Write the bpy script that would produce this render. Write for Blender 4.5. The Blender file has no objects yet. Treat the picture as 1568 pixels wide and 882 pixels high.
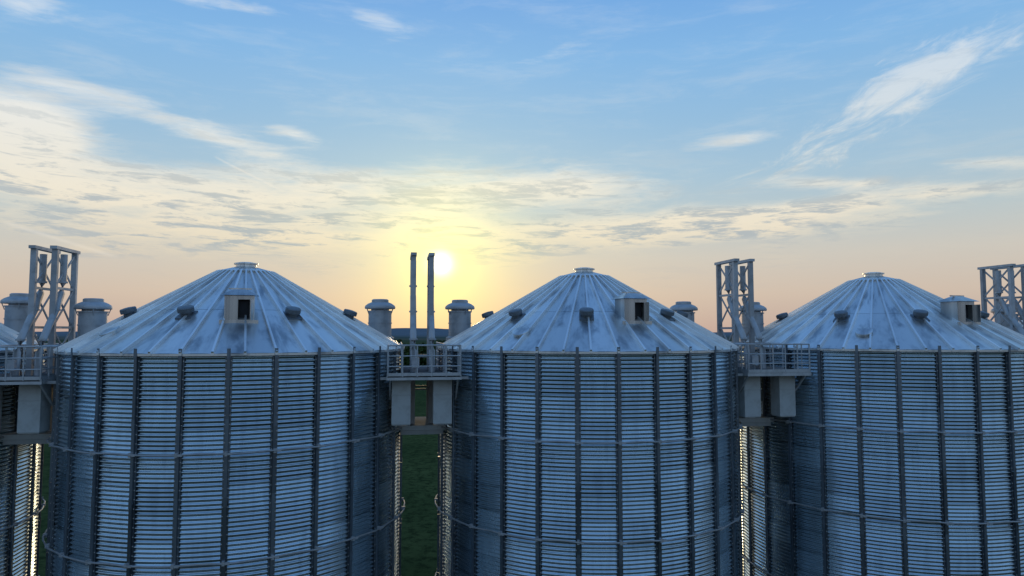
import bpy, math, random
from mathutils import Vector, Matrix
random.seed(7)
scene = bpy.context.scene
scene.view_settings.view_transform = 'Standard'
scene.view_settings.look = 'None'
scene.view_settings.exposure = 0
CAM_Z = 15.5
PITCH = math.radians(3.67)
F = 1045.0

# ---------------------------------------------------------------- helpers
def lin(c):
    out = []
    for v in c:
        v = v / 255.0
        out.append(v / 12.92 if v <= 0.04045 else ((v + 0.055) / 1.055) ** 2.4)
    return tuple(out) + (1.0,)

class G:
    """tiny node-graph helper"""
    def __init__(s, nt):
        s.nt = nt
    def n(s, t, **kw):
        nd = s.nt.nodes.new(t)
        for k, v in kw.items():
            setattr(nd, k, v)
        return nd
    def put(s, sock, v):
        if isinstance(v, bpy.types.NodeSocket):
            s.nt.links.new(v, sock)
        elif v is not None:
            sock.default_value = v
    def m(s, op, a, b=None, c=None, clamp=False):
        nd = s.n('ShaderNodeMath', operation=op, use_clamp=clamp)
        s.put(nd.inputs[0], a); s.put(nd.inputs[1], b)
        if c is not None: s.put(nd.inputs[2], c)
        return nd.outputs[0]
    def ss(s, v, lo, hi, a=0.0, b=1.0):
        nd = s.n('ShaderNodeMapRange', interpolation_type='SMOOTHSTEP')
        s.put(nd.inputs[0], v); nd.inputs[1].default_value = lo; nd.inputs[2].default_value = hi
        nd.inputs[3].default_value = a; nd.inputs[4].default_value = b
        return nd.outputs[0]
    def mix(s, f, a, b, bt='MIX'):
        nd = s.n('ShaderNodeMix', data_type='RGBA', blend_type=bt)
        s.put(nd.inputs[0], f); s.put(nd.inputs[6], a); s.put(nd.inputs[7], b)
        return nd.outputs[2]
    def comb(s, x, y, z=0.0):
        nd = s.n('ShaderNodeCombineXYZ')
        s.put(nd.inputs[0], x); s.put(nd.inputs[1], y); s.put(nd.inputs[2], z)
        return nd.outputs[0]
    def noise(s, vec, scale, detail=5, rough=0.55, dist=0.0):
        nd = s.n('ShaderNodeTexNoise')
        s.put(nd.inputs['Vector'], vec); nd.inputs['Scale'].default_value = scale
        nd.inputs['Detail'].default_value = detail; nd.inputs['Roughness'].default_value = rough
        nd.inputs['Distortion'].default_value = dist
        return nd.outputs['Fac']
    def ramp(s, f, stops):
        nd = s.n('ShaderNodeValToRGB')
        cr = nd.color_ramp
        while len(cr.elements) < len(stops): cr.elements.new(0.5)
        for e, (p, c) in zip(cr.elements, stops):
            e.position = p; e.color = c
        s.put(nd.inputs[0], f)
        return nd.outputs[0]

def pix_dir(px, py):
    x = px - 784.0; u = 441.0 - py
    y = F * math.cos(PITCH) - u * math.sin(PITCH)
    z = u * math.cos(PITCH) + F * math.sin(PITCH)
    return Vector((x, y, z)).normalized()
def az_el(px, py):
    d = pix_dir(px, py)
    return math.atan2(d.x, d.y), math.asin(d.z)

SUN = pix_dir(675, 404)
SUN_EL = math.asin(SUN.z); SUN_AZ = math.atan2(SUN.x, SUN.y)

# ---------------------------------------------------------------- world
w = bpy.data.worlds.new("World"); scene.world = w; w.use_nodes = True
nt = w.node_tree; nt.nodes.clear(); g = G(nt)
tc = g.n('ShaderNodeTexCoord')
sep = g.n('ShaderNodeSeparateXYZ'); nt.links.new(tc.outputs['Generated'], sep.inputs[0])
X, Y, Z = sep.outputs
az = g.m('ARCTAN2', X, Y)
el = g.m('ARCSINE', Z)
eld = g.m('DIVIDE', el, math.pi / 2, clamp=True)
def P(d): return d / 90.0
sunside = g.ramp(eld, [
    (P(0.0), lin((186, 164, 158))), (P(3), lin((207, 189, 174))), (P(6), lin((206, 200, 190))),
    (P(9), lin((188, 201, 204))), (P(12.5), lin((167, 197, 217))), (P(17), lin((148, 190, 224))),
    (P(22), lin((132, 184, 231))), (P(27), lin((116, 171, 230))), (P(50), lin((84, 138, 205))),
    (P(90), lin((64, 112, 180)))])
away = g.ramp(eld, [
    (0.0, lin((150, 158, 174))), (P(8), lin((150, 172, 200))), (P(20), lin((135, 176, 218))),
    (P(45), lin((104, 152, 208))), (P(90), lin((64, 112, 180)))])
dots = g.m('ADD', g.m('MULTIPLY', X, SUN.x / math.cos(SUN_EL)), g.m('MULTIPLY', Y, SUN.y / math.cos(SUN_EL)))
sky = g.mix(g.ss(dots, -0.5, 0.75), away, sunside)
nish = g.n('ShaderNodeTexSky', sky_type='NISHITA', sun_disc=False)
nish.sun_elevation = SUN_EL; nish.sun_rotation = SUN_AZ
nish.air_density = 1.0; nish.dust_density = 0.6
nsc = g.mix(1.0, nish.outputs[0], (0.10, 0.10, 0.10, 1), 'MULTIPLY')
sky = g.mix(0.05, sky, nsc)

# --- clouds
uv1 = g.comb(g.m('MULTIPLY', az, 3.0), g.m('MULTIPLY_ADD', az, -0.5, g.m('MULTIPLY', el, 15.0)), 2.9)
n1 = g.noise(uv1, 2.1, 7, 0.62, 0.4)
uv1b = g.comb(g.m('MULTIPLY', az, 7.0), g.m('MULTIPLY_ADD', az, 1.0, g.m('MULTIPLY', el, 42.0)), 4.3)
n1b = g.noise(uv1b, 2.0, 5, 0.68, 0.35)
nn = g.m('ADD', g.m('MULTIPLY', n1, 0.66), g.m('MULTIPLY', n1b, 0.34))
th = math.radians(22)
ur = g.m('ADD', g.m('MULTIPLY', az, math.cos(th)), g.m('MULTIPLY', el, math.sin(th)))
vr = g.m('SUBTRACT', g.m('MULTIPLY', el, math.cos(th)), g.m('MULTIPLY', az, math.sin(th)))
n2 = g.noise(g.comb(g.m('MULTIPLY', ur, 6.0), g.m('MULTIPLY', vr, 22.0), 7.7), 1.8, 6, 0.66, 0.8)
AE = g.comb(az, el, 0.0)
def blob(px, py, rx, ry, ang, amp):
    a0, e0 = az_el(px, py)
    kx = rx / F * 0.92; ky = ry / F * 0.95
    mp = g.n('ShaderNodeMapping', vector_type='TEXTURE')
    nt.links.new(AE, mp.inputs[0])
    mp.inputs['Location'].default_value = (a0, e0, 0)
    mp.inputs['Rotation'].default_value = (0, 0, math.radians(ang))
    mp.inputs['Scale'].default_value = (kx, ky, 1)
    dt = g.n('ShaderNodeVectorMath', operation='DOT_PRODUCT')
    nt.links.new(mp.outputs[0], dt.inputs[0]); nt.links.new(mp.outputs[0], dt.inputs[1])
    return g.m('MULTIPLY', g.m('POWER', 0.36788, dt.outputs['Value']), amp)
def total(lst):
    t = None
    for b in lst:
        v = blob(*b)
        t = v if t is None else g.m('ADD', t, v)
    return t
mA = total([(120, 285, 330, 42, -3, .36), (520, 295, 280, 44, -3, .36), (860, 285, 240, 42, -5, .40),
            (25, 190, 86, 50, 0, .66), (270, 188, 190, 22, -12, .33), (450, 203, 46, 12, -10, .36),
            (1130, 214, 90, 14, 4, .36), (1290, 280, 120, 13, -6, .34), (1340, 310, 300, 17, 2, .36),
            (480, 372, 640, 42, 0, .36), (1080, 352, 320, 26, 0, .32), (590, 42, 70, 26, -10, .24),
            (1530, 250, 90, 12, -6, .32), (330, 4, 120, 15, 0, .36), (850, 80, 80, 14, 12, .27),
            (40, 5, 70, 22, 0, .30)])
mB = total([(1370, 140, 150, 44, 26, .35), (1470, 95, 120, 26, 16, .26), (1200, 262, 130, 20, 14, .26)])
dA = g.ss(g.m('ADD', nn, mA), 0.62, 1.0)
dB = g.m('MULTIPLY', g.ss(g.m('ADD', n2, mB), 0.66, 1.02), .70)
veil = g.m('MULTIPLY', g.ss(nn, 0.46, 0.72), 0.22)
veil = g.m('MULTIPLY', veil, g.ss(el, 0.02, 0.12))
dens = g.m('MAXIMUM', g.m('MAXIMUM', dA, dB), veil)
dens = g.m('MULTIPLY', dens, 0.90)
cloudcol = g.ramp(eld, [(P(1), lin((212, 190, 172))), (P(6), lin((234, 218, 190))), (P(10), lin((244, 234, 213))),
                        (P(15), lin((240, 238, 230))), (P(24), lin((228, 236, 244)))])
cloudcol = g.mix(g.m('MULTIPLY', g.ss(n1b, 0.46, 0.62), g.ss(el, 0.12, 0.30, 0.90, 0.22)), cloudcol, lin((166, 178, 186)))
sky = g.mix(dens, sky, cloudcol)
# contrails
def trail(p, q, wdt, amp):
    a0, e0 = az_el(*p); a1, e1 = az_el(*q)
    L = math.hypot(a1 - a0, e1 - e0); c, s_ = (a1 - a0) / L, (e1 - e0) / L
    da = g.m('SUBTRACT', az, a0); de = g.m('SUBTRACT', el, e0)
    u = g.m('MULTIPLY_ADD', da, c, g.m('MULTIPLY', de, s_))
    v = g.m('MULTIPLY_ADD', de, c, g.m('MULTIPLY', da, -s_))
    k = g.m('EXPONENT', g.m('MULTIPLY', g.m('MULTIPLY', v, v), -1.0 / (wdt / F) ** 2))
    k = g.m('MULTIPLY', k, g.m('MULTIPLY', g.ss(u, 0, L * .1), g.ss(u, L * .8, L, 1, 0)))
    return g.m('MULTIPLY', k, g.m('MULTIPLY', n1b, amp * 2))
tr = g.m('ADD', trail((325, 238), (440, 296), 1.5, .28), trail((0, 338), (190, 397), 2.4, .20))
sky = g.mix(g.m('MINIMUM', tr, 1.0), sky, lin((250, 240, 225)))
# sun glow
vd = g.n('ShaderNodeVectorMath', operation='DOT_PRODUCT')
nt.links.new(tc.outputs['Generated'], vd.inputs[0]); vd.inputs[1].default_value = SUN
dot = g.m('MAXIMUM', vd.outputs['Value'], 0.0001)
def glow(n, col, sky):
    p = g.m('POWER', dot, n)
    cc = g.mix(p, (0, 0, 0, 1), col)
    return g.mix(1.0, sky, cc, 'ADD')
sky = glow(30, (.085, .074, .0, 1), sky)
sky = glow(230, (.40, .36, -.22, 1), sky)
sky = glow(1500, (.55, .42, -.10, 1), sky)
sky = glow(9000, (1.2, 1.2, 1.3, 1), sky)
disc = g.ss(dot, math.cos(math.radians(0.85)), math.cos(math.radians(0.55)))
sky = g.mix(1.0, sky, g.mix(disc, (0, 0, 0, 1), (2.5, 2.4, 2.1, 1)), 'ADD')
# below horizon: dull earth haze
sky = g.mix(g.ss(el, -0.06, -0.003, 1, 0), sky, lin((56, 62, 60)))
bg = g.n('ShaderNodeBackground'); nt.links.new(sky, bg.inputs[0]); bg.inputs[1].default_value = 1.0
wo = g.n('ShaderNodeOutputWorld'); nt.links.new(bg.outputs[0], wo.inputs[0])

# ---------------------------------------------------------------- sun lamp
sl = bpy.data.lights.new("sun_lamp", 'SUN'); sl.energy = 0.4; sl.angle = math.radians(0.5); sl.color = (1.0, .74, .42)
so = bpy.data.objects.new("sun_lamp", sl); scene.collection.objects.link(so)
so.rotation_euler = (-SUN).to_track_quat('-Z', 'Y').to_euler()
so.location = (0, 0, 60)

# ---------------------------------------------------------------- materials
def new_mat(name):
    m = bpy.data.materials.new(name); m.use_nodes = True
    nt = m.node_tree; b = nt.nodes['Principled BSDF']
    return m, G(nt), b

def metal(name, col, rough, metallic=0.85, streak='wall', dirt=(0.16, 0.16, 0.15, 1), streak_amt=.5, tamp=.4, spec=.5):
    m, g, b = new_mat(name)
    tc = g.n('ShaderNodeTexCoord'); sp = g.n('ShaderNodeSeparateXYZ')
    g.nt.links.new(tc.outputs['Object'], sp.inputs[0]); x, y, z = sp.outputs
    at = g.n('ShaderNodeAttribute'); at.attribute_name = 'tone'
    tone = at.outputs['Fac']
    if streak == 'wall':
        v = g.comb(g.m('MULTIPLY', g.m('ARCTAN2', y, x), 24.0), g.m('MULTIPLY', z, .35), 0)
    elif streak == 'roof':
        r = g.m('SQRT', g.m('ADD', g.m('MULTIPLY', x, x), g.m('MULTIPLY', y, y)))
        v = g.comb(g.m('MULTIPLY', g.m('ARCTAN2', y, x), 9.0), g.m('MULTIPLY', r, .55), 0)
    else:
        v = tc.outputs['Object']
    s1 = g.noise(v, 1.0 if streak != 'none' else 2.0, 4, .6, .2)
    c = g.mix(g.m('MULTIPLY', g.ss(s1, .44, .70), streak_amt), col, dirt)
    tv = g.m('MULTIPLY_ADD', tone, tamp, 1 - tamp * .5)
    c = g.mix(1.0, c, g.comb(tv, tv, tv), 'MULTIPLY')
    g.put(b.inputs['Base Color'], c)
    b.inputs['Metallic'].default_value = metallic
    b.inputs['Specular IOR Level'].default_value = spec
    rr = g.m('ADD', g.m('MULTIPLY', s1, .18), g.m('MULTIPLY', tone, .10))
    g.put(b.inputs['Roughness'], g.m('ADD', rr, rough - .14))
    return m

M_WALL = metal('galvanised_wall', (.50, .59, .64, 1), .25, .95, 'wall', (.33, .39, .43, 1), .45, .34)
M_ROOF = metal('galvanised_roof', (.76, .75, .72, 1), .34, .80, 'roof', (.26, .28, .30, 1), .8, .42)
M_RIB = metal('stiffener_steel', (.17, .20, .23, 1), .42, .8, 'wall', (.09, .10, .12, 1), .5)
M_RRIB = metal('roof_rib_steel', (.90, .90, .88, 1), .36, .65, 'roof', (.50, .51, .52, 1), .4, .2)
M_STEEL = metal('structural_steel', (.46, .46, .46, 1), .55, .35, 'none', (.26, .26, .25, 1), .5)
M_VENT = metal('weathered_vent_steel', (.17, .19, .21, 1), .5, .5, 'none', (.10, .11, .12, 1), .5)
M_PALE = metal('painted_duct', (.46, .47, .46, 1), .8, 0, 'none', (.32, .31, .29, 1), .5, .4, .05)
M_DECK = metal('deck_grating', (.20, .20, .20, 1), .9, 0, 'none', (.12, .12, .12, 1), .5, .4, 0)
M_DARK = metal('painted_opening_shade', (.03, .03, .035, 1), .8, 0, 'none', (.02, .02, .02, 1))

def simple(name, fn):
    m, g, b = new_mat(name); fn(g, b); return m
def conc(g, b):
    tc = g.n('ShaderNodeTexCoord')
    n = g.noise(tc.outputs['Object'], 1.2, 6, .65)
    g.put(b.inputs['Base Color'], g.mix(n, (.18, .17, .16, 1), (.30, .29, .27, 1)))
    b.inputs['Roughness'].default_value = 1
    b.inputs['Specular IOR Level'].default_value = 0
M_CONC = simple('concrete', conc)
def grass(g, b):
    ge = g.n('ShaderNodeNewGeometry'); pos = ge.outputs['Position']
    n = g.noise(pos, .05, 5, .7); n2 = g.noise(pos, 1.1, 6, .8)
    vo = g.n('ShaderNodeTexVoronoi'); vo.inputs['Scale'].default_value = .0042
    g.nt.links.new(pos, vo.inputs['Vector'])
    c = g.mix(g.ss(n, .35, .65), (.048, .070, .026, 1), (.085, .108, .040, 1))
    c = g.mix(g.m('MULTIPLY', g.ss(n2, .45, .60), .85), c, (.020, .032, .013, 1))
    sp = g.n('ShaderNodeSeparateXYZ'); g.nt.links.new(pos, sp.inputs[0])
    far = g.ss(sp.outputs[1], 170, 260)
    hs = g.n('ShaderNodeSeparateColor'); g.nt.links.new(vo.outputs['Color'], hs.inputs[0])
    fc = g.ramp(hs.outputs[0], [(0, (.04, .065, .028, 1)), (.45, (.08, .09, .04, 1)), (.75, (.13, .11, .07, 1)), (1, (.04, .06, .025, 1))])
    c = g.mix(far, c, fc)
    c = g.mix(g.ss(sp.outputs[1], 600, 3500, 0, .75), c, (.16, .20, .24, 1))  # distance haze painted into the far ground colour
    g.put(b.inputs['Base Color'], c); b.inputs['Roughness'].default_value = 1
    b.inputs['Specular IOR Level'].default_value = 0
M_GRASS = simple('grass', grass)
def leaf(g, b):
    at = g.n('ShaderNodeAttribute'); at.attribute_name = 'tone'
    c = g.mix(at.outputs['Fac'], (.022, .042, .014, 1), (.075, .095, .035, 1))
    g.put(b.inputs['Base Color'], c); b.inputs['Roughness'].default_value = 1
    b.inputs['Specular IOR Level'].default_value = 0
M_LEAF = simple('foliage', leaf)
def hill(g, b):
    ge = g.n('ShaderNodeNewGeometry')
    n = g.noise(ge.outputs['Position'], .006, 5, .7)
    g.put(b.inputs['Base Color'], g.mix(n, (.12, .15, .17, 1), (.20, .22, .24, 1)))  # blue-grey of distant haze put into the hills' base colour
    b.inputs['Roughness'].default_value = 1; b.inputs['Specular IOR Level'].default_value = 0
M_HILL = simple('haze_tinted_woodland', hill)

# ---------------------------------------------------------------- mesh builder
class MB:
    def __init__(s): s.v = []; s.f = []; s.t = []; s.sm = []; s.mi = []
    def add(s, vs, fs, tone=.5, smooth=False, mi=0):
        o = len(s.v); s.v.extend(vs)
        for f in fs:
            s.f.append(tuple(i + o for i in f))
            s.t.append(tone); s.sm.append(smooth); s.mi.append(mi)
    def box(s, c, size, rot=None, tone=.5, mi=0):
        hx, hy, hz = (d / 2 for d in size)
        vs = [Vector((sx * hx, sy * hy, sz * hz)) for sx in (-1, 1) for sy in (-1, 1) for sz in (-1, 1)]
        if rot is not None: vs = [rot @ v for v in vs]
        c = Vector(c); vs = [tuple(v + c) for v in vs]
        s.add(vs, [(0, 1, 3, 2), (4, 6, 7, 5), (0, 4, 5, 1), (2, 3, 7, 6), (0, 2, 6, 4), (1, 5, 7, 3)], tone, False, mi)
    def bar(s, a, b, wd, hd=None, tone=.5, mi=0, up=(0, 0, 1)):
        a = Vector(a); b = Vector(b); d = b - a; L = d.length; d.normalize()
        u = Vector(up)
        if abs(d.dot(u)) > .99: u = Vector((0, 1, 0))
        x = d.cross(u).normalized(); z = x.cross(d).normalized()
        R = Matrix((x, d, z)).transposed()
        s.box((a + b) / 2, (wd, L, hd or wd), R, tone, mi)
    def tube(s, pts, r, n=10, tone=.5, mi=0, cap=True):
        pts = [Vector(p) for p in pts]; rings = []
        for i, p in enumerate(pts):
            d = (pts[min(i + 1, len(pts) - 1)] - pts[max(i - 1, 0)]).normalized()
            u = Vector((0, 0, 1)) if abs(d.z) < .95 else Vector((0, 1, 0))
            x = d.cross(u).normalized(); y = x.cross(d).normalized()
            rings.append([tuple(p + r * (math.cos(2 * math.pi * k / n) * x + math.sin(2 * math.pi * k / n) * y)) for k in range(n)])
        vs = [v for rg in rings for v in rg]; fs = []
        for i in range(len(pts) - 1):
            for k in range(n):
                k2 = (k + 1) % n
                fs.append((i * n + k, i * n + k2, (i + 1) * n + k2, (i + 1) * n + k))
        s.add(vs, fs, tone, True, mi)
        if cap:
            s.add(rings[0], [tuple(range(n))], tone, False, mi)
            s.add(rings[-1], [tuple(reversed(range(n)))], tone, False, mi)
    def lathe(s, prof, n=32, M=None, tone=.5, smooth=True, mi=0):
        M = M or Matrix.Identity(4)
        for (r0, z0), (r1, z1) in zip(prof[:-1], prof[1:]):
            vs = []
            for k in range(n):
                a = 2 * math.pi * k / n
                vs.append(tuple(M @ Vector((r0 * math.cos(a), r0 * math.sin(a), z0))))
                vs.append(tuple(M @ Vector((r1 * math.cos(a), r1 * math.sin(a), z1))))
            fs = [(2 * k, 2 * ((k + 1) % n), 2 * ((k + 1) % n) + 1, 2 * k + 1) for k in range(n)]
            s.add(vs, fs, tone, smooth, mi)
    def mesh(s, name, mats):
        me = bpy.data.meshes.new(name); me.from_pydata([tuple(v) for v in s.v], [], s.f)
        for m in mats: me.materials.append(m)
        me.polygons.foreach_set('use_smooth', s.sm)
        me.polygons.foreach_set('material_index', s.mi)
        at = me.attributes.new('tone', 'FLOAT', 'FACE'); at.data.foreach_set('value', s.t)
        me.update(); return me
def obj(name, me, parent=None, loc=(0, 0, 0), rz=0):
    o = bpy.data.objects.new(name, me); scene.collection.objects.link(o)
    o.location = loc; o.rotation_euler = (0, 0, rz)
    if parent: o.parent = parent
    return o

# ---------------------------------------------------------------- silo parts (shared meshes)
R = 7.5; ZE = CAM_Z - 0.75; NR = 28; PH = -5.0; PIT = .17
def pol(azd, r, z):        # azimuth from the silo's front (-Y), towards +X
    a = math.radians(azd); return Vector((r * math.sin(a), -r * math.cos(a), z))
wb = MB(); SUB = 6; ncor = int((ZE - .05 - .45) / PIT); z0 = ZE - .05 - ncor * PIT
S6 = 6; rows = ncor * S6 + 1; cols = NR * SUB
bul = {}
vs = []
for j in range(rows):
    z = z0 + j * PIT / S6
    rw = (j / S6) / 6.0; rk = int(rw); fz = math.sin(math.pi * (rw - rk))
    for i in range(cols):
        bk = bul.setdefault((rk, i // SUB), (random.uniform(-.022, .022), random.uniform(-1, 1)))
        u = (i % SUB) / SUB
        rr = R + .034 * math.cos(2 * math.pi * j / S6) + bk[0] * math.sin(math.pi * u) * (.4 + .6 * fz) + .008 * bk[1] * math.sin(2 * math.pi * u)
        a = math.radians(PH + 360.0 * i / cols); vs.append((rr * math.sin(a), -rr * math.cos(a), z))
tones = {}
fs = []; ts = []
for j in range(rows - 1):
    row = (j // S6) // 6
    seam = ((j // S6) % 6 == 0)
    for i in range(cols):
        i2 = (i + 1) % cols
        fs.append((j * cols + i, j * cols + i2, (j + 1) * cols + i2, (j + 1) * cols + i))
        t_ = tones.setdefault((row, i // SUB), random.random())
        ts.append(t_ - .45 if seam else t_)
wb.v = vs; wb.f = fs; wb.t = ts; wb.sm = [True] * len(fs); wb.mi = [0] * len(fs)
ME_WALL = wb.mesh('silo_wall', [M_WALL])
# stiffeners
sb = MB()
for i in range(NR):
    azd = PH + 360.0 * i / NR; a = math.radians(azd)
    Rz = Matrix.Rotation(a, 3, 'Z')
    zz = .45
    while zz < ZE - .06:
        z1 = min(zz + 2.9, ZE - .06); h = z1 - zz - .02; cz = (zz + z1) / 2
        tn = random.random()
        sb.box(pol(azd, R + .085, cz), (.11, .10, h), Rz, tn)
        for s_ in (-1, 1):
            sb.box(pol(azd, R + .044, cz) + Rz @ Vector((s_ * .092, 0, 0)), (.06, .014, h), Rz, tn)
        sb.box(pol(azd, R + .142, z1), (.13, .012, .36), Rz, min(1, tn + .4))
        zz = z1
    z = .8
    while z < ZE - .2:
        for s_ in (-1, 1):
            sb.box(pol(azd, R + .057, z) + Rz @ Vector((s_ * .094, 0, 0)), (.03, .016, .03), Rz, 1, 1)
        z += .34
ME_STIF = sb.mesh('silo_stiffeners', [M_RIB, M_RRIB])
# wind rings
rb = MB()
for dz in (4.55, 8.55, 12.5):
    zc = CAM_Z - dz
    n = NR * 4; pts = []
    for i in range(n + 1):
        a = PH + 360.0 * i / n
        pts.append(pol(a, R + .245 + .02 * math.sin(i * 1.7), zc + .02 * math.sin(i * .9) + (0.012 if i % 4 else 0)))
    pts[-1] = pts[0]
    rb.tube(pts, .040, 8, .1, 0, False)
    for i in range(NR):
        azd = PH + 360.0 * i / NR; Rz = Matrix.Rotation(math.radians(azd), 3, 'Z')
        rb.box(pol(azd, R + .21, zc), (.10, .16, .16), Rz, .4)
        rb.box(pol(azd + 1.1, R + .245, zc), (.16, .10, .08), Rz, .6)
ME_RING = rb.mesh('silo_wind_rings', [M_STEEL])
# roof
NP = 42; RA = 1.25; SL = 3.6 / 6.25
RPH = PH
def zr(r): return ZE + (R - r) * SL
qb = MB()
ang0 = RPH
rad = [R + .13, 4.6, RA]
for i in range(NP):
    base = random.random()
    a0 = ang0 + 360.0 * i / NP; a1 = ang0 + 360.0 * (i + 1) / NP
    sub = 3
    for k in range(len(rad) - 1):
        tn = max(0, min(1, base * .8 + random.uniform(0, .2)))
        for q in range(sub):
            b0 = a0 + (a1 - a0) * q / sub; b1 = a0 + (a1 - a0) * (q + 1) / sub
            lift = lambda qq: .022 * (1 - abs(2 * qq / sub - 1))
            r0, r1 = rad[k], rad[k + 1]
            e = .006 * k
            qb.add([pol(b0, r0, zr(r0) + e + lift(q)), pol(b1, r0, zr(r0) + e + lift(q + 1)),
                    pol(b1, r1, zr(r1) + e + lift(q + 1)), pol(b0, r1, zr(r1) + e + lift(q))], [(0, 1, 2, 3)], tn, False)
for i in range(NP * 3):
    a0 = ang0 + 120.0 * i / NP; a1 = ang0 + 120.0 * (i + 1) / NP; r0 = R + .13
    zt = zr(r0)
    qb.add([pol(a0, r0 + .002, zt), pol(a1, r0 + .002, zt), pol(a1, r0 + .002, zt - .09), pol(a0, r0 + .002, zt - .09)], [(0, 3, 2, 1)], .75)
    qb.add([pol(a0, r0, zt - .09), pol(a1, r0, zt - .09), pol(a1, R - .03, zt - .06), pol(a0, R - .03, zt - .06)], [(0, 3, 2, 1)], .2)
for i in range(NP):
    a0 = ang0 + 360.0 * i / NP; a1 = ang0 + 360.0 * (i + 1) / NP; am = (a0 + a1) / 2
    zt = zr(RA)
    tn = random.random()
    qb.add([pol(a0, RA + .10, zt + .06), pol(am, RA + .16, zt + .02), pol(a1, RA + .10, zt + .06), pol(a1, .46, zt + .30), pol(a0, .46, zt + .30)], [(0, 1, 2, 3, 4)], tn)
    qb.add([pol(a0, RA + .10, zt + .06), pol(am, RA + .16, zt + .02), pol(a1, RA + .10, zt + .06), pol(a1, RA + .08, zt - .02), pol(am, RA + .13, zt - .06), pol(a0, RA + .08, zt - .02)], [(0, 5, 4, 1), (1, 4, 3, 2)], .8)
T = Matrix.Translation((0, 0, zr(RA)))
qb.lathe([(.47, .28), (.47, .42), (.56, .42), (.56, .48), (.30, .53), (.0, .55)], 28, T, .8)
ME_ROOF = qb.mesh('silo_roof', [M_ROOF])
# roof ribs
rr_ = MB()
for i in range(NP):
    azd = ang0 + 360.0 * i / NP
    r0, r1 = R + .17, RA + .05
    p0 = pol(azd, r0, zr(r0) + .05); p1 = pol(azd, r1, zr(r1) + .06)
    tn = random.random()
    t = pol(azd + 90, 1, 0)
    rad_up = (p1 - p0).normalized().cross(t)
    if rad_up.z < 0: rad_up = -rad_up
    rr_.bar(p0, p1, .08, .14, tn, 0, rad_up)
    rr_.box(pol(azd, R + .10, zr(R) - .08), (.11, .14, .12), Matrix.Rotation(math.radians(azd), 3, 'Z'), .4)
ME_RRIB = rr_.mesh('silo_roof_ribs', [M_RRIB])
# small gravity vents
vents = [-14.5, -55, 34, 80, -104, 128, 172, -148]
gb = MB(); SV = .82
for azd in vents:
    r = 5.05; p = pol(azd, r, zr(r))
    a = math.radians(azd)
    tilt = Matrix.Rotation(a, 4, 'Z') @ Matrix.Rotation(math.radians(17), 4, 'X')
    Mx = Matrix.Translation(p) @ tilt @ Matrix.Scale(SV, 4)
    gb.lathe([(.27, -.25), (.27, .22)], 20, Mx, .3)
    gb.lathe([(.27, .20), (.38, .20), (.40, .26), (.40, .42), (.36, .47), (.12, .50), (0, .50)], 20, Mx, .55)
    gb.box(Mx @ Vector((0, 0, .04)), (.66, .66, .05), (Matrix.Rotation(a, 3, 'Z') @ Matrix.Rotation(math.radians(30), 3, 'X')), .9)
ME_VENT = gb.mesh('silo_gravity_vents', [M_VENT])
# access dormer
db = MB()
azd = 9.5; Rz = Matrix.Rotation(math.radians(azd), 3, 'Z'); r = 5.0; c = pol(azd, r, 0)
def L(x, y, z): return c + Rz @ Vector((x, y, 0)) + Vector((0, 0, zr(r) + z))
w_, d_, h_ = .56, .45, .82
def quad(a, b_, c_, d2, tone, mi=0): db.add([a, b_, c_, d2], [(0, 1, 2, 3)], tone, False, mi)
db.box(L(-w_, 0, .2), (.03, 2 * d_, 2 * h_ - .4), Rz, .6)
db.box(L(w_, 0, .2), (.03, 2 * d_, 2 * h_ - .4), Rz, .6)
db.box(L(0, d_, .2), (2 * w_, .03, 2 * h_ - .4), Rz, .3)
db.box(L(-.30, -d_, .2), (.50, .03, 1.20), Rz, -.3)
db.box(L(.48, -d_, .2), (.14, .03, 1.20), Rz, -.3)
db.box(L(.18, -d_, .72), (.46, .03, .16), Rz, -.3)
db.box(L(.18, -d_, -.30), (.46, .03, .22), Rz, -.3)
db.box(L(.18, -d_ + .25, .2), (.46, .02, 1.0), Rz, .1, 1)  # near-black panel paints the shade inside the open dormer
db.box(L(.50, -d_ - .20, .22), (.02, .40, .86), Rz @ Matrix.Rotation(math.radians(-14), 3, 'Z'), .2)
db.box(L(0, -d_ - .12, -.32), (1.5, .06, .22), Rz, .0)
e = .74; f_ = .62; zt = .81
A = [L(-e, -f_, zt), L(e, -f_, zt), L(e, f_, zt), L(-e, f_, zt)]; B = [L(-.22, -.16, zt + .26), L(.22, -.16, zt + .26), L(.22, .16, zt + .26), L(-.22, .16, zt + .26)]
for i in range(4): quad(A[i], A[(i + 1) % 4], B[(i + 1) % 4], B[i], -.2 + .1 * i)
quad(B[0], B[1], B[2], B[3], .3)
quad(A[3], A[2], A[1], A[0], .1)
db.box(L(0, 0, zt + .29), (.9, .07, .06), Rz, .1)
azm = -42; pm = pol(azm, 6.3, zr(6.3))
Mm = Matrix.Translation(pm) @ Matrix.Rotation(math.radians(azm), 4, 'Z') @ Matrix.Rotation(math.radians(30), 4, 'X')
db.lathe([(.36, -.02), (.36, .09), (.40, .09), (.40, .14), (.1, .18), (0, .18)], 24, Mm, .9)
ME_DORM = db.mesh('silo_access_dormer', [M_ROOF, M_DARK])
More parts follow.
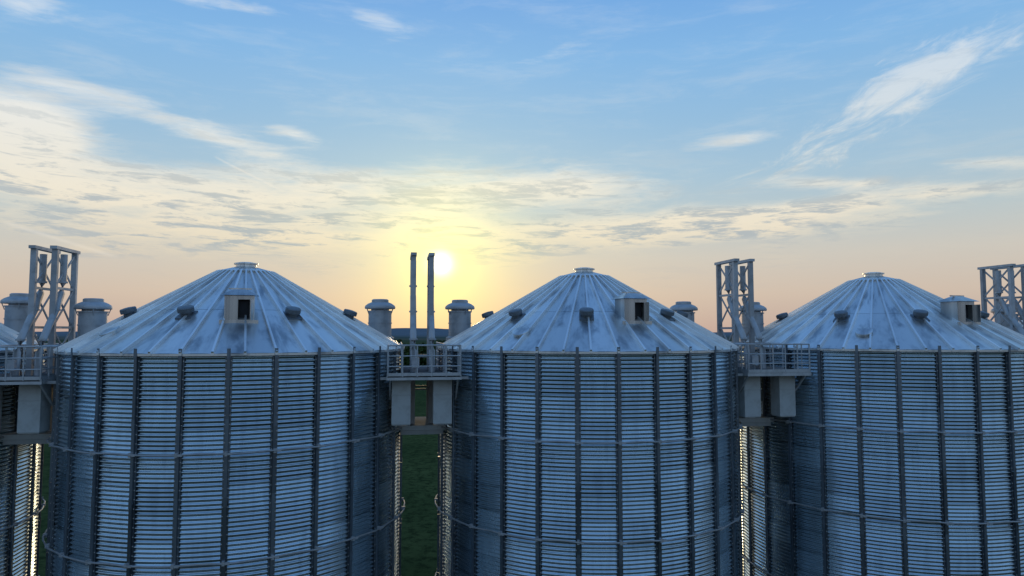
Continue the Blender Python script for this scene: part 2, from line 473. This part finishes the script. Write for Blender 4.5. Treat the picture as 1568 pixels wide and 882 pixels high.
# mushroom ventilators standing near the eave
def mushrooms(lst):
    mb = MB()
    for azd, r in lst:
        p = pol(azd, r, zr(r)); Mx = Matrix.Translation(p)
        mb.lathe([(.74, -.42), (.74, -.02), (.60, .05), (.60, .72), (.63, .72), (.63, .78), (.60, .78), (.60, 1.34), (.65, 1.34), (.65, 1.40), (.47, 1.40), (.47, 1.56)], 28, Mx, .6)
        mb.lathe([(.47, 1.50), (.78, 1.50), (.80, 1.54), (.80, 1.60), (.77, 1.67), (.64, 1.77), (.48, 1.84), (.44, 1.85), (.44, 1.97), (.38, 2.01), (0, 2.03)], 28, Mx, .7)
        for k in range(4):
            aa = k * math.pi / 2 + .4
            mb.bar(Mx @ Vector((.61 * math.cos(aa), .61 * math.sin(aa), 1.2)), Mx @ Vector((.73 * math.cos(aa), .73 * math.sin(aa), 1.52)), .04, tone=.4)
    return mb.mesh('silo_mushroom_ventilators', [M_STEEL])
ME_MUSH = mushrooms([(107.3, 6.7), (-107.3, 6.7)])
ME_MUSH0 = mushrooms([(112, 6.4), (-107.3, 6.7)])
ME_MUSH1 = mushrooms([(107.3, 6.7), (-93, 6.95)])
fb = MB(); fb.lathe([(R + .5, 0), (R + .5, .35), (R + .42, .43), (R - .3, .43)], 64)
ME_FND = fb.mesh('silo_foundation', [M_CONC])

ROWA = math.atan2(2.81, 16.8)
def silo_pos(i): return Vector((-12.98 + 16.8 * (i - 1), 33.2 + 2.81 * (i - 1), 0))
for i in range(0, 5):
    e_ = bpy.data.objects.new('grain_silo', None); scene.collection.objects.link(e_)
    e_.location = silo_pos(i); e_.rotation_euler = (0, 0, ROWA)
    for nm, me in (('wall', ME_WALL), ('stiffeners', ME_STIF), ('wind_rings', ME_RING), ('roof', ME_ROOF), ('roof_ribs', ME_RRIB),
                   ('gravity_vents', ME_VENT), ('access_dormer', ME_DORM), ('mushroom_ventilators', {0: ME_MUSH0, 1: ME_MUSH1}.get(i, ME_MUSH)), ('foundation', ME_FND)):
        obj(nm, me, e_)

# ---------------------------------------------------------------- gap structures (local frame: x lateral, y depth away, z from camera height)
C = CAM_Z
lb = MB(); hx = .44; hy = .95; ZT = C + 3.75; ZB = C - 4.45
for sx in (-1, 1):
    x = sx * hx
    for y in (-hy, hy):
        lb.bar((x, y, ZB), (x, y, ZT), .24, .17, random.random())
    lb.bar((x, -hy - .22, ZT + .08), (x, hy + .22, ZT + .08), .29, .14, .8)
    for z in (C + 2.0, C + .2, C - 1.6, C - 3.2):
        lb.bar((x, -hy + .086, z), (x, hy - .086, z), .11, .11, .6)
    zs = [ZT - .05, C + 2.05, C + .25, C - 1.55, C - 3.15]
    for a, b_ in zip(zs[:-1], zs[1:]):
        lb.bar((x - .03, -hy + .09, a - .06), (x - .03, hy - .09, b_ + .08), .045, .09, .5)
        lb.bar((x + .03, hy - .09, a - .06), (x + .03, -hy + .09, b_ + .08), .045, .09, .5)
for z in (C - 1.2, C - 2.8):
    for y in (-hy, hy):
        lb.bar((-hx + .12, y, z), (hx - .12, y, z), .08, .08, .6)
ME_LAT = lb.mesh('lattice_frame', [M_STEEL])
pb = MB()
for sx in (-1, 1):
    x = sx * hx
    pts = [(x, -.12, C + 3.6), (x, -.12, C + 2.9), (x, -.12, C + 2.3), (x, -.25, C + 1.8), (x, -.70, C + 1.0), (x, -1.3, C + .25), (x, -1.75, C - .35), (x, -2.0, C - .9), (x, -2.05, C - 1.9)]
    pb.tube(pts, .15, 14, .5)
    for p in (pts[2], pts[4], pts[6]):
        pb.lathe([(.15, -.04), (.20, -.04), (.20, .04), (.15, .04)], 14, Matrix.Translation(p), .5)
ME_SP = pb.mesh('spout_pipes', [M_STEEL])
pl = MB()
pl.box((0, 0, ZB - .12), (2.3, 3.4, .22), None, .8)
for y in (-1.6, 1.6): pl.box((0, y, ZB - .34), (2.0, .14, .2), None, .4)
ME_PL = pl.mesh('support_platform', [M_PALE])
# catwalk
cb = MB(); DZ = C - 1.98
yf, ym, yb = -4.3, -3.0, 4.2; W = 1.6; wn = 1.0
cb.box((0, (yf + ym) / 2, DZ), (2 * W, ym - yf, .05), None, .4, 1)
cb.box((0, (ym + yb) / 2, DZ), (2 * wn, yb - ym - .01, .05), None, .4, 1)
cb.box((0, yf + .03, DZ - .05), (2 * W + .1, .06, .20), None, .9)
cb.box((0, ym - .03, DZ - .13), (2 * W, .06, .20), None, .6)
for sx in (-1, 1):
    cb.box((sx * (W + .02), (yf + ym) / 2, DZ - .05), (.06, ym - yf - .07, .20), None, .7)
    cb.box((sx * (wn - .03), (ym + yb) / 2, DZ - .13), (.06, yb - ym - .02, .18), None, .6)
y = yf + .12
while y < ym - .05:
    cb.box((0, y, DZ + .035), (2 * W - .1, .02, .02), None, .8, 1); y += .09
RH = 1.38
def rail(p, q, n):
    p = Vector(p); q = Vector(q)
    for hh in (RH, RH * .66, RH * .33):
        cb.tube([p + Vector((0, 0, hh)), q + Vector((0, 0, hh))], .026 if hh < RH else .036, 8, .9)
    for i in range(n + 1):
        a = p.lerp(q, i / n); cb.tube([a, a + Vector((0, 0, RH))], .032, 8, .8)
    m_ = (p + q) / 2; dd = (q - p)
    cb.box(m_ + Vector((0, 0, .10)), (abs(dd.x) or .012, abs(dd.y) or .012, .14), None, .8)
rail((-W, yf, DZ), (W, yf, DZ), 5)
for sx in (-1, 1):
    rail((sx * W, yf + .02, DZ), (sx * W, ym, DZ), 2)
    rail((sx * wn, ym + .05, DZ), (sx * wn, yb, DZ), 6)
for sx in (-1, 1):
    cb.bar((sx * 1.5, yf + .2, DZ - .12), (sx * 1.5, yf + 1.3, DZ - 1.1), .08, tone=.6)
    cb.box((sx * 1.75, yf + .5, DZ - .10), (.5, .1, .12), None, .7)
cb.box((-.35, ym + .4, DZ + .55), (.34, .2, .46), None, .9)
cb.tube([(-.35, ym + .4, DZ + .03), (-.35, ym + .4, DZ + .32)], .03, 8, .4)
ME_CAT = cb.mesh('catwalk', [M_STEEL, M_DECK])
# transfer ducts hanging under the catwalk
hb = MB()
for x0 in (-1.0, .86):
    zt, zb_ = DZ - .16, C - 4.2; a, bq = .42, .42; yc = -3.1
    v = []
    for (hw, z) in ((a, zt), (a, zb_ + .06), (bq * .92, zb_)):
        v += [(x0 - hw, yc - hw, z), (x0 + hw, yc - hw, z), (x0 + hw, yc + hw, z), (x0 - hw, yc + hw, z)]
    fs = []
    for l in (0, 4):
        for i in range(4): fs.append((l + i, l + 4 + i, l + 4 + (i + 1) % 4, l + (i + 1) % 4))
    fs.append((8, 9, 10, 11)); fs.append((3, 2, 1, 0))
    hb.add(v, fs, .8)
    for z in (zt - .7, ): hb.box((x0, yc, z), (2 * a + .05, 2 * a + .05, .04), None, .6)
ME_HOP = hb.mesh('transfer_duct', [M_PALE])

for k in range(0, 4):
    p = (silo_pos(k) + silo_pos(k + 1)) / 2
    for nm, me in (('steel_lattice_tower', ME_LAT), ('grain_spout_pipes', ME_SP), ('support_platform', ME_PL), ('catwalk', ME_CAT), ('transfer_duct', ME_HOP)):
        obj(nm, me, None, p, ROWA)

# ---------------------------------------------------------------- ground
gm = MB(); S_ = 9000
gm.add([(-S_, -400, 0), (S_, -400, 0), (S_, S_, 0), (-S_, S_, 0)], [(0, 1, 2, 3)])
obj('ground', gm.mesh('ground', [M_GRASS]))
am = MB()
am.add([(-60, 18, .004), (90, 42, .004), (88, 56, .004), (-62, 31, .004)], [(0, 1, 2, 3)])
obj('concrete_pavement', am.mesh('concrete_pavement', [M_CONC]))
# distant hills
hm = MB()
prev = None; n = 160
for i in range(n + 1):
    x = -5200 + 10400 * i / n
    h = 20 + 14 * math.sin(i * .11) + 7 * math.sin(i * .37 + 1) + random.uniform(-1.5, 1.5)
    cur = [(x, 4300, 0), (x, 4600, max(6, h)), (x, 5600, 0)]
    if prev:
        hm.add(prev + cur, [(0, 3, 4, 1), (1, 4, 5, 2)], .5, False)
    prev = cur
obj('hills', hm.mesh('hills', [M_HILL]))
# distant trees
tb = MB()
def tree(x, y, h):
    w0 = h * random.uniform(.34, .5)
    tb.tube([(x, y, 0), (x + .2, y, h * .3), (x, y + .2, h * .6)], h * .025, 5, .1, 0, False)
    clumps = [(Vector((x + random.gauss(0, w0 * .45), y + random.gauss(0, w0 * .45), h * random.uniform(.32, .88))), random.uniform(.18, .34) * h, random.random()) for _ in range(7)]
    for c, cr, tn in clumps:
        for _ in range(24):
            d = Vector((random.gauss(0, 1), random.gauss(0, 1), random.gauss(0, 1))).normalized()
            p = c + d * cr * random.uniform(.6, 1.0)
            if p.z > h: p.z = h - random.random()
            a = Vector((random.gauss(0, 1), random.gauss(0, 1), random.gauss(0, 1))).normalized() * h * .05
            b_ = a.cross(d).normalized() * h * .05
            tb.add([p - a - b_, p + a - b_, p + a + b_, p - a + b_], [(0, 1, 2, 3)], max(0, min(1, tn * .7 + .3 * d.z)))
for _ in range(330):
    y = random.choice([random.uniform(200, 330), random.uniform(420, 640), random.uniform(420, 640)])
    xx = random.uniform(-.75, .85) * y
    tree(xx, y, random.uniform(6, 10.5))
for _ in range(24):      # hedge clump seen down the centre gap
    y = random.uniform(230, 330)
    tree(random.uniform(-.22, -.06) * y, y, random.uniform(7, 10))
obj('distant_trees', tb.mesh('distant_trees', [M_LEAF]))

# ---------------------------------------------------------------- camera
cd = bpy.data.cameras.new('camera'); cd.lens = 24.0; cd.sensor_width = 36.0; cd.clip_end = 20000; cd.clip_start = .1
co = bpy.data.objects.new('camera', cd); scene.collection.objects.link(co)
co.location = (0, 0, CAM_Z); co.rotation_euler = (math.radians(90) + PITCH, 0, 0)
scene.camera = co
